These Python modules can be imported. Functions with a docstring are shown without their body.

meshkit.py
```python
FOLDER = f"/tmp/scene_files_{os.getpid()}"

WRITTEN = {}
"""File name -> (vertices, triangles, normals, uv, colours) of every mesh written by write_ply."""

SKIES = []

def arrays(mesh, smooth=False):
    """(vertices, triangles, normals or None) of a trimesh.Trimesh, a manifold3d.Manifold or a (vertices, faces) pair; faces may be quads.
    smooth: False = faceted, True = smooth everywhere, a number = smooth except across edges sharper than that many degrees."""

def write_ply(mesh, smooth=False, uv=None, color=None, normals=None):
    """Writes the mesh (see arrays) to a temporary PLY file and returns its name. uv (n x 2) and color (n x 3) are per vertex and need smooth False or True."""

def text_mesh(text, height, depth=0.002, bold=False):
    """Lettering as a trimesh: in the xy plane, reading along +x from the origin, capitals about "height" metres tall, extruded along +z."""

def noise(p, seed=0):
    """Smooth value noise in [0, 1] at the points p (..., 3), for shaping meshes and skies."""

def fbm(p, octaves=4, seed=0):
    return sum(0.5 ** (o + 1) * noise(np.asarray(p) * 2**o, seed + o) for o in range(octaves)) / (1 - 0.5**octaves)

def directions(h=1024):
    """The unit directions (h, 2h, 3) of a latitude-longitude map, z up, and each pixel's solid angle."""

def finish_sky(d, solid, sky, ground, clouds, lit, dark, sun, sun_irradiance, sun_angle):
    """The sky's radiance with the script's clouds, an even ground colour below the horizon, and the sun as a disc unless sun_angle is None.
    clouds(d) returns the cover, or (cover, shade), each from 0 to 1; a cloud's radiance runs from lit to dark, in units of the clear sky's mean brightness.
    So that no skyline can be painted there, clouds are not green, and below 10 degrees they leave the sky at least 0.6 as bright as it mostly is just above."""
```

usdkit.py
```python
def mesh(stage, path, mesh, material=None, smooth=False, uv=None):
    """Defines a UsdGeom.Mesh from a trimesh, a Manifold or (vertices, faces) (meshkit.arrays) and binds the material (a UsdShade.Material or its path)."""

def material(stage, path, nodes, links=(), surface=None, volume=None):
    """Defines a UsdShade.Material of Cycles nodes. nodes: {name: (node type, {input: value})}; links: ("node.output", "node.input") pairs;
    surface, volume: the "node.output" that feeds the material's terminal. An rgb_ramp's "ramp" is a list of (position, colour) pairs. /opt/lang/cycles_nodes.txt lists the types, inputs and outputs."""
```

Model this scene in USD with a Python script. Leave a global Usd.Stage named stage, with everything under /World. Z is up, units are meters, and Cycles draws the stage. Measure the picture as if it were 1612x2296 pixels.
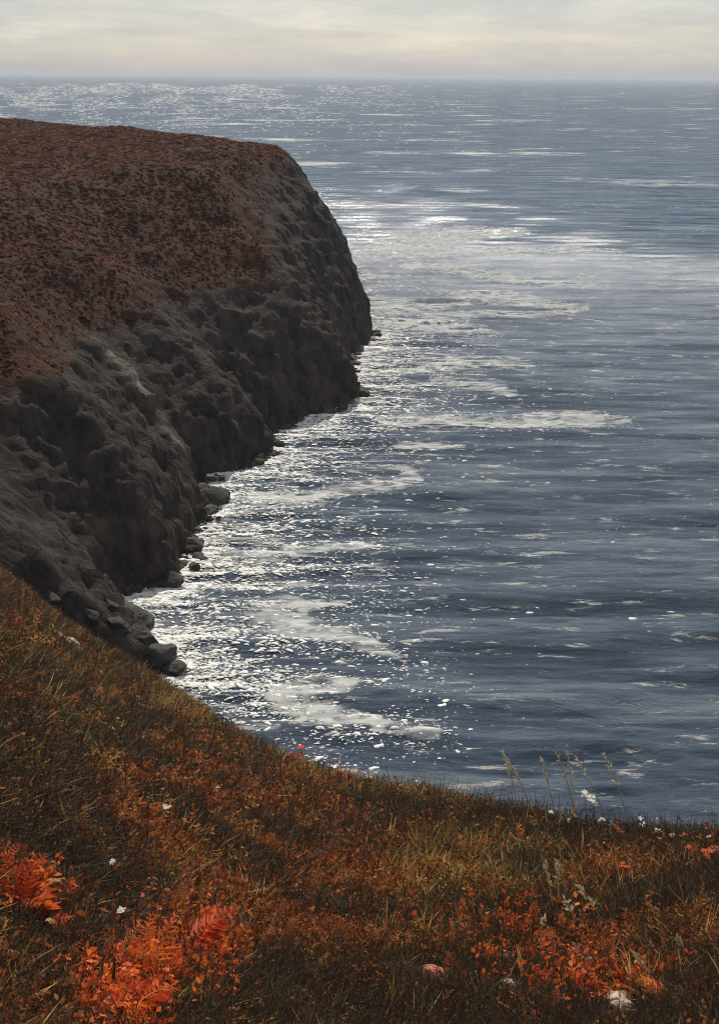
import math, numpy as np, trimesh, usdkit, meshkit
from pxr import Usd, UsdGeom, UsdLux, UsdShade, Gf, Sdf, Vt

stage = Usd.Stage.CreateInMemory()
UsdGeom.SetStageUpAxis(stage, 'Z')
UsdGeom.Xform.Define(stage, '/World')
UsdGeom.Scope.Define(stage, '/World/Looks')
RNG = np.random.default_rng(7)
T = Sdf.ValueTypeNames

# ---------------------------------------------------------------- camera, sky, sun, exposure
EYE = np.array([0.0, 0.0, 60.0])
HFOV, PITCH, ROLL = math.radians(36.0), math.radians(21.55), math.radians(0.45)
EXPOSURE = 0.0
SUN_AZ, SUN_EL, SUN_INT = math.radians(-2.0), math.radians(42.0), 1.15
SKY_STRENGTH = 0.1

fwd = np.array([0, math.cos(PITCH), -math.sin(PITCH)])
r0, u0 = np.array([1.0, 0, 0]), np.array([0, math.sin(PITCH), math.cos(PITCH)])
right = r0 * math.cos(ROLL) + u0 * math.sin(ROLL)      # horizon dips towards the right of the picture
up = u0 * math.cos(ROLL) - r0 * math.sin(ROLL)
cam = UsdGeom.Camera.Define(stage, '/World/camera')
cam.CreateHorizontalApertureAttr(36.0)
cam.CreateVerticalApertureAttr(36.0 * 1024 / 718)
cam.CreateFocalLengthAttr(18.0 / math.tan(HFOV / 2))
cam.CreateClippingRangeAttr(Gf.Vec2f(0.1, 100000))
cam.CreateExposureAttr(EXPOSURE)
M4 = np.eye(4); M4[0, :3], M4[1, :3], M4[2, :3], M4[3, :3] = right, up, -fwd, EYE
cam.AddTransformOp().Set(Gf.Matrix4d(M4.tolist()))

SUN = np.array([math.sin(SUN_AZ) * math.cos(SUN_EL), math.cos(SUN_AZ) * math.cos(SUN_EL), math.sin(SUN_EL)])
dome = UsdLux.DomeLight.Define(stage, '/World/sky')
dome.CreateIntensityAttr(1.0)
usdkit.material(stage, '/World/Looks/sky', {
    'tc': ('texture_coordinate', {}),
    'sky': ('sky_texture', {'sky_type': 'single_scattering', 'sun_disc': False, 'sun_elevation': SUN_EL, 'sun_rotation': SUN_AZ, 'aerosol_density': 1.0}),
    'mp': ('mapping', {'scale': (1.6, 1.6, 16.0)}),
    'n1': ('noise_texture', {'scale': 1.5, 'detail': 7.0, 'roughness': 0.62, 'distortion': 0.4}),
    'cover': ('rgb_ramp', {'ramp': [(0.0, (.45,) * 3), (0.38, (.62,) * 3), (0.62, (.86,) * 3), (1.0, (.95,) * 3)]}),
    'mp2': ('mapping', {'scale': (4.0, 4.0, 20.0), 'location': (3.1, 0.4, 1.7)}),
    'n2': ('noise_texture', {'scale': 2.3, 'detail': 9.0, 'roughness': 0.68}),
    'cloud': ('rgb_ramp', {'ramp': [(0.3, (3.9, 4.15, 4.7)), (0.43, (4.6, 4.75, 5.05)), (0.55, (5.35, 5.35, 5.4)), (0.7, (6.9, 6.6, 6.2))]}),
    'sep': ('separate_xyz', {}),
    'low': ('map_range', {'range_type': 'smoothstep', 'from_min': 0.0, 'from_max': 0.032, 'to_min': 0.6, 'to_max': 0.0, 'clamp': True}),
    'mix': ('mix_color', {}), 'band': ('mix_color', {'b': (4.3, 4.55, 4.95)}),
    'bg': ('background_shader', {'strength': SKY_STRENGTH})},
    [('tc.generated', 'mp.vector'), ('mp.vector', 'n1.vector'), ('n1.fac', 'cover.fac'), ('tc.generated', 'mp2.vector'), ('mp2.vector', 'n2.vector'),
     ('n2.fac', 'cloud.fac'), ('cover.color', 'mix.fac'), ('sky.color', 'mix.a'), ('cloud.color', 'mix.b'), ('tc.generated', 'sep.vector'), ('sep.z', 'low.value'),
     ('low.result', 'band.fac'), ('mix.result', 'band.a'), ('band.result', 'bg.color')], surface='bg.background')
UsdShade.MaterialBindingAPI.Apply(dome.GetPrim()).Bind(UsdShade.Material.Get(stage, '/World/Looks/sky'))
dome.GetPrim().SetCustomDataByKey('kind', 'structure')
sun = UsdLux.DistantLight.Define(stage, '/World/sun')
sun.CreateAngleAttr(0.5); sun.CreateNormalizeAttr(True); sun.CreateIntensityAttr(SUN_INT); sun.CreateColorAttr(Gf.Vec3f(1.0, 0.93, 0.82))
sx = np.cross([0, 0, 1.0], SUN); sx /= np.linalg.norm(sx); sy = np.cross(SUN, sx)
S4 = np.eye(4); S4[0, :3], S4[1, :3], S4[2, :3] = sx, sy, SUN
sun.AddTransformOp().Set(Gf.Matrix4d(S4.tolist()))

# ---------------------------------------------------------------- helpers
FPX = 806.0 / math.tan(HFOV / 2)

def ray(u, v):                                     # direction seen at a point of the 1612 x 2296 photograph
    d = fwd + right * ((u - 806.0) / FPX) + up * ((1148.0 - v) / FPX)
    return d / np.linalg.norm(d)

def on_sea(u, v, z=0.0):
    d = ray(u, v)
    return EYE + d * ((z - EYE[2]) / d[2])

def project(p):
    q = np.asarray(p, float) - EYE
    w = q @ fwd
    return 806 + FPX * (q @ right) / w, 1148 - FPX * (q @ up) / w

USED = {}
def numbered(name):
    n = USED.get(name, 0); USED[name] = n + 1
    return name if n == 0 else f'{name}_{n:03d}'

def tag(prim, label=None, cat=None, group=None, kind=None):
    p = prim.GetPrim()
    for k, v in (('label', label), ('category', cat), ('group', group), ('kind', kind)):
        if v: p.SetCustomDataByKey(k, v)
    return p

PARTS = {}
def obj(name, mesh, mat, parent=None, smooth=False):
    if parent is None:
        path = '/World/' + numbered(name)
    else:
        key = (str(parent.GetPath()), name); n = PARTS.get(key, 0); PARTS[key] = n + 1
        path = f'{parent.GetPath()}/' + (name if n == 0 else f'{name}_{n:03d}')
    return usdkit.mesh(stage, path, mesh, '/World/Looks/' + mat, smooth=smooth)

def thing(name, label, cat, loc, rotz=0.0, scale=1.0, group=None):
    x = UsdGeom.Xform.Define(stage, '/World/' + numbered(name))
    x.AddTranslateOp().Set(Gf.Vec3d(*map(float, loc)))
    if rotz: x.AddRotateZOp().Set(float(math.degrees(rotz)))
    if scale != 1.0: x.AddScaleOp().Set(Gf.Vec3f(scale, scale, scale))
    tag(x, label, cat, group)
    return x.GetPrim()

def primvar(m, name, values):
    UsdGeom.PrimvarsAPI(m).CreatePrimvar(name, T.FloatArray, 'vertex').Set(Vt.FloatArray.FromNumpy(np.asarray(values, np.float32)))

def grid_faces(a, b):
    i = np.arange(a * b).reshape(a, b)
    p, q, r, s = i[:-1, :-1].ravel(), i[1:, :-1].ravel(), i[1:, 1:].ravel(), i[:-1, 1:].ravel()
    return np.vstack([np.stack([p, q, r], 1), np.stack([p, r, s], 1)])

def compact(v, f):
    global KEPT
    KEPT, inv = np.unique(f, return_inverse=True)
    return v[KEPT], inv.reshape(f.shape)

def noise2(x, y, s, seed=0, octaves=4):
    return meshkit.fbm(np.stack([x * s, y * s, np.zeros_like(x) + 0.37], -1), octaves, seed) - 0.5

def mat(name, nodes, links, surface, **k):
    return usdkit.material(stage, '/World/Looks/' + name, nodes, links, surface=surface, **k)

# ---------------------------------------------------------------- materials
def leaf_mat(name, stops, scale=3.0, trans=0.45, rough=0.6):
    """Leaves and stems: colour varies from plant to plant and over the ground; light passes through."""
    mat(name, {
        'oi': ('object_info', {}), 'geo': ('geometry', {}),
        'n': ('noise_texture', {'scale': scale, 'detail': 4.0, 'roughness': 0.7}),
        'w': ('math', {'math_type': 'multiply_add', 'value2': 0.55}),
        'w2': ('math', {'math_type': 'multiply', 'value2': 0.45}),
        'ramp': ('rgb_ramp', {'ramp': stops}),
        'p': ('principled_bsdf', {'roughness': rough, 'specular_ior_level': 0.25}),
        't': ('translucent_bsdf', {}), 'mx': ('mix_closure', {'fac': trans})},
        [('geo.position', 'n.vector'), ('n.fac', 'w.value1'), ('oi.random', 'w2.value1'), ('w2.value', 'w.value3'), ('w.value', 'ramp.fac'),
         ('ramp.color', 'p.base_color'), ('ramp.color', 't.color'), ('p.BSDF', 'mx.closure1'), ('t.BSDF', 'mx.closure2')], 'mx.closure')

leaf_mat('heather', [(0.2, (.018, .012, .008)), (0.45, (.038, .021, .012)), (0.6, (.062, .026, .014)), (0.85, (.045, .038, .015))])
leaf_mat('dark_grass', [(0.2, (.022, .016, .009)), (0.45, (.044, .028, .014)), (0.60, (.08, .043, .018)), (0.72, (.07, .055, .02)), (0.92, (.24, .12, .04))])
leaf_mat('ochre_grass', [(0.22, (.10, .07, .02)), (0.42, (.26, .16, .035)), (0.58, (.48, .29, .065)), (0.78, (.66, .50, .20))], scale=5.0)
leaf_mat('olive', [(0.22, (.022, .022, .009)), (0.45, (.05, .048, .016)), (0.62, (.10, .085, .026)), (0.8, (.19, .15, .045))], scale=5.0)
leaf_mat('rust', [(0.22, (.05, .018, .010)), (0.42, (.16, .045, .016)), (0.6, (.38, .11, .028)), (0.8, (.6, .26, .07))], scale=6.0)
leaf_mat('orange', [(0.2, (.42, .06, .018)), (0.45, (.68, .12, .024)), (0.7, (.8, .2, .04)), (0.92, (.85, .36, .08))], scale=14.0)
leaf_mat('crimson', [(0.2, (.26, .03, .016)), (0.6, (.55, .07, .022)), (0.9, (.7, .15, .04))], scale=14.0)
leaf_mat('pale_stem', [(0.2, (.35, .28, .15)), (0.6, (.58, .5, .32)), (0.9, (.7, .64, .48))], trans=0.25)
leaf_mat('petal_white', [(0.2, (.62, .56, .50)), (0.9, (.78, .74, .66))], trans=0.3)

mat('soil', {'geo': ('geometry', {}), 'n': ('noise_texture', {'scale': 2.2, 'detail': 8.0, 'roughness': 0.7}),
             'ramp': ('rgb_ramp', {'ramp': [(0.3, (.012, .009, .006)), (0.55, (.03, .02, .012)), (0.75, (.06, .03, .014))]}),
             'b': ('bump', {'distance': 0.08, 'strength': 0.8}), 'p': ('principled_bsdf', {'roughness': 0.95, 'specular_ior_level': 0.1})},
    [('geo.position', 'n.vector'), ('n.fac', 'ramp.fac'), ('ramp.color', 'p.base_color'), ('n.fac', 'b.height'), ('b.normal', 'p.normal')], 'p.BSDF')

def rock_mat(name, stops, scale, bump):
    mat(name, {'geo': ('geometry', {}), 'n': ('noise_texture', {'scale': scale, 'detail': 9.0, 'roughness': 0.68}),
               'ramp': ('rgb_ramp', {'ramp': stops}), 'b': ('bump', {'distance': bump, 'strength': 0.8}),
               'p': ('principled_bsdf', {'roughness': 0.85, 'specular_ior_level': 0.3})},
        [('geo.position', 'n.vector'), ('n.fac', 'ramp.fac'), ('ramp.color', 'p.base_color'), ('n.fac', 'b.height'), ('b.normal', 'p.normal')], 'p.BSDF')
rock_mat('sea_rock', [(0.3, (.018, .018, .019)), (0.5, (.036, .033, .030)), (0.62, (.06, .055, .048)), (0.78, (.13, .12, .10))], 0.8, 0.4)
rock_mat('pale_stone', [(0.3, (.28, .2, .16)), (0.55, (.48, .37, .30)), (0.75, (.6, .5, .42))], 9.0, 0.02)
rock_mat('grey_stone', [(0.3, (.16, .15, .13)), (0.55, (.30, .28, .24)), (0.75, (.42, .4, .36))], 9.0, 0.02)
rock_mat('red_stone', [(0.3, (.30, .09, .06)), (0.55, (.48, .16, .11)), (0.75, (.58, .3, .22))], 9.0, 0.02)
rock_mat('bare_rock', [(0.3, (.18, .12, .09)), (0.5, (.42, .30, .23)), (0.7, (.55, .42, .34))], 0.9, 0.3)

# headland: heather on what lies flat, bare rock where it is steep
mat('headland', {
    'geo': ('geometry', {}),
    'n1': ('noise_texture', {'scale': 0.09, 'detail': 10.0, 'roughness': 0.72}),
    'n2': ('noise_texture', {'scale': 1.1, 'detail': 9.0, 'roughness': 0.74}),
    'mp': ('mapping', {'scale': (1.0, 1.0, 0.4)}), 'n3': ('noise_texture', {'scale': 0.25, 'detail': 11.0, 'roughness': 0.76}),
    'grass': ('rgb_ramp', {'ramp': [(0.3, (.024, .015, .011)), (0.43, (.052, .024, .016)), (0.54, (.080, .033, .021)), (0.64, (.072, .036, .02)), (0.76, (.13, .07, .036))]}),
    'rock': ('rgb_ramp', {'ramp': [(0.30, (.022, .020, .021)), (0.45, (.044, .036, .033)), (0.56, (.070, .055, .047)), (0.68, (.10, .082, .067)), (0.8, (.17, .145, .12))]}),
    's1': ('math', {'math_type': 'multiply_add', 'value2': 0.7, 'value3': -0.35}), 's2': ('math', {'math_type': 'add'}),
    'vg': ('attribute', {'attribute': 'veg'}), 'slope': ('map_range', {'range_type': 'smoothstep', 'from_min': 0.25, 'from_max': 0.75, 'clamp': True}),
    'mps': ('mapping', {'scale': (1.0, 1.0, 0.07)}), 'ns': ('noise_texture', {'scale': 0.55, 'detail': 7.0, 'roughness': 0.65}), 'st': ('rgb_ramp', {'ramp': [(0.3, (.55, .56, .6)), (0.5, (1, 1, 1)), (0.68, (1.35, 1.3, 1.2))]}), 'rst': ('mix_color', {'blend_type': 'multiply', 'fac': 1.0, 'use_clamp': False}),
    'vo': ('voronoi_texture', {'feature': 'distance_to_edge', 'scale': 0.55}), 'cr': ('map_range', {'from_min': 0.0, 'from_max': 0.12, 'clamp': True}),
    'h': ('math', {'math_type': 'multiply_add', 'value2': 0.25}), 
    'mix': ('mix_color', {}), 'br': ('attribute', {'attribute': 'bare'}), 'mixb': ('mix_color', {'b': (.30, .26, .21)}), 'b': ('bump', {'distance': 1.1, 'strength': 1.0}), 'p': ('principled_bsdf', {'roughness': 0.9, 'specular_ior_level': 0.12})},
    [('geo.position', 'n1.vector'), ('geo.position', 'n2.vector'), ('geo.position', 'mp.vector'), ('mp.vector', 'n3.vector'), ('mp.vector', 'vo.vector'),
     ('n1.fac', 's1.value1'), ('s1.value', 's2.value1'), ('vg.fac', 's2.value2'), ('s2.value', 'slope.value'),
     ('n1.fac', 'grass.fac'), ('n3.fac', 'rock.fac'), ('vo.distance', 'cr.value'), ('cr.result', 'h.value1'), ('n2.fac', 'h.value3'),
     ('slope.result', 'mix.fac'), ('geo.position', 'mps.vector'), ('mps.vector', 'ns.vector'), ('ns.fac', 'st.fac'), ('rock.color', 'rst.a'), ('st.color', 'rst.b'), ('rst.result', 'mix.a'), ('grass.color', 'mix.b'), ('mix.result', 'mixb.a'), ('br.fac', 'mixb.fac'), ('mixb.result', 'p.base_color'), ('h.value', 'b.height'), ('b.normal', 'p.normal')], 'p.BSDF')

# the sea: slate water, foam broken into streaks, thicker towards the shore ("shore" on the mesh)
mat('sea', {
    'geo': ('geometry', {}), 'sh': ('attribute', {'attribute': 'shore'}),
    'mpa': ('mapping', {'scale': (0.42, 1.0, 1.0), 'rotation': (0, 0, 0.05)}),
    'na': ('noise_texture', {'scale': 0.9, 'detail': 10.0, 'roughness': 0.74, 'distortion': 0.3}),
    'calm': ('map_range', {'range_type': 'smoothstep', 'from_min': 140.0, 'from_max': 480.0, 'to_min': 1.0, 'to_max': 0.3, 'clamp': True}),
    'ba': ('bump', {'distance': 1.15, 'strength': 1.0}),
    'mpc': ('mapping', {'scale': (0.10, 1.0, 1.0), 'rotation': (0, 0, 0.06)}),
    'nc': ('noise_texture', {'scale': 0.16, 'detail': 11.0, 'roughness': 0.78}),
    'water': ('rgb_ramp', {'ramp': [(0.34, (.014, .026, .042)), (0.43, (.044, .070, .108)), (0.50, (.086, .120, .170)), (0.57, (.145, .185, .235)), (0.68, (.26, .30, .34))]}),  # the pale stops also paint wave highlights into the water colour
    'mpf': ('mapping', {'scale': (0.2, 1.0, 1.0), 'rotation': (0, 0, 0.04)}),
    'nf': ('noise_texture', {'scale': 0.55, 'detail': 9.0, 'roughness': 0.80, 'distortion': 0.25}),
    'mpg': ('mapping', {'scale': (0.12, 0.6, 1.0), 'rotation': (0, 0, 0.06)}),
    'ng': ('noise_texture', {'scale': 0.045, 'detail': 8.0, 'roughness': 0.72}),
    'a1': ('math', {'math_type': 'multiply_add', 'value2': 0.12}),
    'a2': ('math', {'math_type': 'multiply_add', 'value2': 0.16}),
    'foam': ('map_range', {'range_type': 'smoothstep', 'from_min': 0.668, 'from_max': 0.725, 'to_max': 0.9, 'clamp': True}),
    'mix': ('mix_color', {'b': (.60, .60, .57)}),
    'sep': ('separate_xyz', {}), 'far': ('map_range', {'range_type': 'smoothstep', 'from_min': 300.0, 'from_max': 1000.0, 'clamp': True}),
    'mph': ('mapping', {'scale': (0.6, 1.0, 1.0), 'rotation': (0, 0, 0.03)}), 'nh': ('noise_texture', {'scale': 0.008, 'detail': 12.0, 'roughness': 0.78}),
    'glint_lines': ('map_range', {'range_type': 'smoothstep', 'from_min': 0.55, 'from_max': 0.62, 'to_max': 0.85, 'clamp': True}), 'lf': ('math', {'math_type': 'multiply'}), 'fm': ('math', {'math_type': 'maximum'}),  # sunlit bands and glints far out, painted in with the foam colour
    'rr': ('map_range', {'from_min': 0.0, 'from_max': 1.0, 'to_min': 0.13, 'to_max': 0.8}),
    'fr': ('fresnel', {'IOR': 1.33}), 'fc': ('math', {'math_type': 'minimum', 'value2': 0.075}), 'fo': ('math', {'math_type': 'multiply_add', 'value2': -0.2, 'value3': 0.0}), 'ff': ('math', {'math_type': 'add', 'use_clamp': True}),
    'd': ('diffuse_bsdf', {}), 'g': ('glossy_bsdf', {'color': (1, 1, 1)}), 'mx': ('mix_closure', {})},
    [('geo.position', 'mpa.vector'), ('mpa.vector', 'na.vector'), ('na.fac', 'ba.height'), ('ba.normal', 'd.normal'), ('ba.normal', 'g.normal'), ('fr.fac', 'fc.value1'),
     ('fm.value', 'fo.value1'), ('fo.value', 'ff.value1'), ('fc.value', 'ff.value2'), ('ff.value', 'mx.fac'), ('d.BSDF', 'mx.closure1'), ('g.BSDF', 'mx.closure2'),
     ('geo.position', 'mpc.vector'), ('mpc.vector', 'nc.vector'), ('nc.fac', 'water.fac'),
     ('geo.position', 'mpf.vector'), ('mpf.vector', 'nf.vector'), ('geo.position', 'mpg.vector'), ('mpg.vector', 'ng.vector'),
     ('sh.fac', 'a1.value1'), ('nf.fac', 'a1.value3'), ('ng.fac', 'a2.value1'), ('a1.value', 'a2.value3'), ('a2.value', 'foam.value'),
     ('geo.position', 'sep.vector'), ('sep.y', 'far.value'), ('sep.y', 'calm.value'), ('calm.result', 'ba.strength'), ('geo.position', 'mph.vector'), ('mph.vector', 'nh.vector'), ('nh.fac', 'glint_lines.value'),
     ('glint_lines.result', 'lf.value1'), ('far.result', 'lf.value2'), ('lf.value', 'fm.value1'), ('foam.result', 'fm.value2'), ('fm.value', 'mix.fac'), ('water.color', 'mix.a'), ('mix.result', 'd.color'), ('fm.value', 'rr.value'), ('rr.result', 'g.roughness')], 'mx.closure')

mat('streak_foam', {
    'geo': ('geometry', {}), 'ed': ('attribute', {'attribute': 'edge'}),
    'mp': ('mapping', {'scale': (0.3, 1.0, 1.0)}), 'n': ('noise_texture', {'scale': 0.7, 'detail': 12.0, 'roughness': 0.78}),
    'mv': ('mapping', {'scale': (0.5, 1.0, 1.0)}), 'wn': ('noise_texture', {'scale': 0.9, 'detail': 4.0}), 'wm': ('mix_vector', {'fac': 0.55}),
    'vo': ('voronoi_texture', {'feature': 'distance_to_edge', 'scale': 1.1}), 'lace': ('map_range', {'range_type': 'smoothstep', 'from_min': 0.04, 'from_max': 0.3, 'to_min': 0.45, 'to_max': -0.35, 'clamp': True}),
    'a': ('math', {'math_type': 'multiply_add', 'value2': 4.2}), 'a3': ('math', {'math_type': 'add'}),
    'r': ('map_range', {'range_type': 'smoothstep', 'from_min': 2.2, 'from_max': 3.5, 'to_max': 0.85, 'clamp': True}),
    'cr': ('rgb_ramp', {'ramp': [(0.35, (.33, .36, .37)), (0.55, (.52, .53, .51)), (0.68, (.75, .74, .69))]}),
    'd': ('diffuse_bsdf', {}), 't': ('transparent_bsdf', {}), 'mx': ('mix_closure', {})},
    [('geo.position', 'mp.vector'), ('mp.vector', 'n.vector'), ('geo.position', 'mv.vector'), ('geo.position', 'wn.vector'), ('mv.vector', 'wm.a'), ('wn.color', 'wm.b'), ('wm.result', 'vo.vector'),
     ('vo.distance', 'lace.value'), ('n.fac', 'a.value1'), ('ed.fac', 'a.value3'), ('a.value', 'a3.value1'), ('lace.result', 'a3.value2'), ('a3.value', 'r.value'), ('r.result', 'mx.fac'),
     ('n.fac', 'cr.fac'), ('cr.color', 'd.color'), ('t.BSDF', 'mx.closure1'), ('d.BSDF', 'mx.closure2')], 'mx.closure')
mat('fleck_foam_glint', {'oi': ('object_info', {}), 'cr': ('rgb_ramp', {'ramp': [(0.0, (.5, .5, .48)), (1.0, (.85, .83, .76))]}), 'd': ('principled_bsdf', {'roughness': 0.7})},  # white for surf foam and for painted sun glitter
    [('oi.random', 'cr.fac'), ('cr.color', 'd.base_color')], 'd.BSDF')

# ---------------------------------------------------------------- the coast
coast_px = [(190, 1560, 2.4), (312, 1495, 2.4), (268, 1440, 2.6), (290, 1412, 2.6), (255, 1362, 2.6), (285, 1325, 2.4), (395, 1290, 2.2), (402, 1240, 2.2), (455, 1145, 2.2),
            (425, 1085, 2.6), (520, 1052, 2.8), (612, 1012, 2.6), (605, 965, 2.5), (700, 935, 2.3), (800, 893, 1.7), (782, 850, 1.6), (772, 815, 1.4), (833, 752, 1.0)]
cw = [(-330.0, 20.0, 3.0), (-70.0, 62.0, 3.0)] + [(*on_sea(u, v)[:2], k) for u, v, k in coast_px]
tip = cw[-1]
cw += [(tip[0] - 4, tip[1] + 28, 1.0), (tip[0] - 30, tip[1] + 62, 1.0), (-90.0, 385.0, 1.1), (-200.0, 430.0, 1.3), (-330.0, 450.0, 1.5)]
cw = np.array(cw)
seg = []
for a, b in zip(cw[:-1], cw[1:]):
    n = max(2, int(np.hypot(*(b - a)[:2]) / 0.7))
    seg.append(a + (b - a) * np.linspace(0, 1, n, endpoint=False)[:, None])
coast = np.vstack(seg)
coast[:, :2] += np.stack([noise2(coast[:, 0], coast[:, 1], 0.11, 3), noise2(coast[:, 0], coast[:, 1], 0.11, 9)], 1) * 5.0
from shapely.geometry import Polygon
from shapely import contains_xy
LAND = Polygon(list(map(tuple, coast[:, :2])) + [(-400, 450), (-400, 20)]).buffer(0)
from scipy.spatial import cKDTree
COAST_TREE = cKDTree(coast[:, :2])

def profile(d):
    return np.interp(d, [-40, 0, 1.5, 3.8, 7.2, 10.7, 16.4, 21, 30, 42, 60, 85, 120], [-30, 0, 7, 14, 23, 29.5, 37, 42.5, 44, 46, 48.5, 52, 56])

def land_height(x, y):
    p = np.stack([x.ravel(), y.ravel()], 1)
    p = p + np.stack([noise2(p[:, 0], p[:, 1], 0.045, 21), noise2(p[:, 0], p[:, 1], 0.045, 33)], 1) * 9.0 * np.clip((COAST_TREE.query(p)[0] - 1) / 12, 0, 1)[:, None]
    near = COAST_TREE.query(p)[0]
    d = np.full(len(p), 1e9)
    c = coast[::2]
    todo = near < 130
    for s in range(0, len(p), 4000):
        q = p[s:s + 4000]
        d[s:s + 4000] = (np.hypot(q[:, :1] - c[None, :, 0], q[:, 1:] - c[None, :, 1]) / c[None, :, 2]).min(1)
    inside = contains_xy(LAND, p[:, 0], p[:, 1])
    d = np.where(inside, d, -near)
    return profile(d).reshape(x.shape), d.reshape(x.shape)

GS = 0.55
gx, gy = np.arange(-170, 20, GS), np.arange(60, 420, GS)
X, Y = np.meshgrid(gx, gy, indexing='ij')
Z, D = land_height(X, Y)
rough = np.clip(D / 3, 0, 1)
Z = Z + rough * (noise2(X, Y, 0.03, 5) * 5.0 + (0.5 - np.abs(noise2(X, Y, 0.09, 6, 5)) * 4) * 1.6 + noise2(X, Y, 0.35, 8, 3) * 1.2)
from scipy.ndimage import gaussian_filter, map_coordinates
cliffy = np.clip((30 - Z) / 12, 0, 1)
Z = gaussian_filter(Z, 1.6) * (1 - cliffy) + Z * cliffy
# a bare rock spur running down the face
def first_hit(u, v):
    p = EYE + ray(u, v) * np.linspace(70, 420, 6000)[:, None]
    z = map_coordinates(Z, [(p[:, 0] + 170) / GS, (p[:, 1] - 60) / GS], order=1, mode='nearest')
    return p[np.argmax(p[:, 2] < z)]
S0, S1 = on_sea(430, 1100)[:2], first_hit(165, 735)[:2]
sl = np.hypot(*(S1 - S0)); sd_ = (S1 - S0) / sl
along = ((X - S0[0]) * sd_[0] + (Y - S0[1]) * sd_[1]) / sl
across = np.abs((X - S0[0]) * -sd_[1] + (Y - S0[1]) * sd_[0] + noise2(X, Y, 0.12, 71) * 2)
spur = np.exp(-(across / 2.3) ** 2) * np.clip(along / 0.08, 0, 1) * np.clip((1.05 - along) / 0.3, 0, 1)
Z = Z + spur * 2.6
gX, gY = np.gradient(Z, GS)
NRM = np.stack([-gX, -gY, np.ones_like(Z)], -1); NRM /= np.linalg.norm(NRM, axis=-1, keepdims=True)
steep = np.clip((0.80 - NRM[..., 2]) / 0.25, 0, 1) * np.clip((Z + 2) / 4, 0, 1)
P3 = np.stack([X, Y, Z], -1)
def cells(p, size, seed):                            # a random step per block: jointed rock
    q = p / size
    q = q + np.stack([noise2(q[..., 0] + q[..., 2], q[..., 1], 0.8, seed), noise2(q[..., 1], q[..., 2], 0.8, seed + 1), noise2(q[..., 0], q[..., 2], 0.8, seed + 2)], -1) * 0.9
    r = np.random.default_rng(seed)
    m = steep > 0.01
    out = np.zeros(p.shape[:-1])
    lo, hi = q[m].min(0), q[m].max(0)
    ij = np.floor(q[m] - lo).astype(int); dims = ij.max(0) + 3
    jit, val = r.random((*dims, 3)), r.random(dims)
    best, got = np.full(len(ij), 9.0), np.zeros(len(ij))
    for a_, b_, c_ in np.ndindex(3, 3, 3):
        k_ = np.clip(ij + [a_ - 1, b_ - 1, c_ - 1], 0, dims - 1)
        dd = ((k_ + jit[k_[:, 0], k_[:, 1], k_[:, 2]] - (q[m] - lo)) ** 2).sum(1)
        w = dd < best
        best[w] = dd[w]; got[w] = val[k_[w, 0], k_[w, 1], k_[w, 2]]
    out[m] = got - 0.5
    return out
crag = cells(P3, np.array([5.0, 5.0, 9.0]), 301) * 0.6 + cells(P3, np.array([1.2, 1.2, 1.7]), 303) * 0.5 + cells(P3, np.array([2.2, 2.2, 3.2]), 302) * 0.7
crag += (0.25 - np.abs(meshkit.fbm(P3 * [0.10, 0.10, 0.03] + 5.1, 4, 91) - 0.5)) * 2.4 - 0.3     # buttresses and clefts
lay = (P3[..., 2] + 0.3 * P3[..., 0] + noise2(X, Y, 0.06, 95) * 6) / 3.1
crag += (lay - np.floor(lay)) * 0.7
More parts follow.
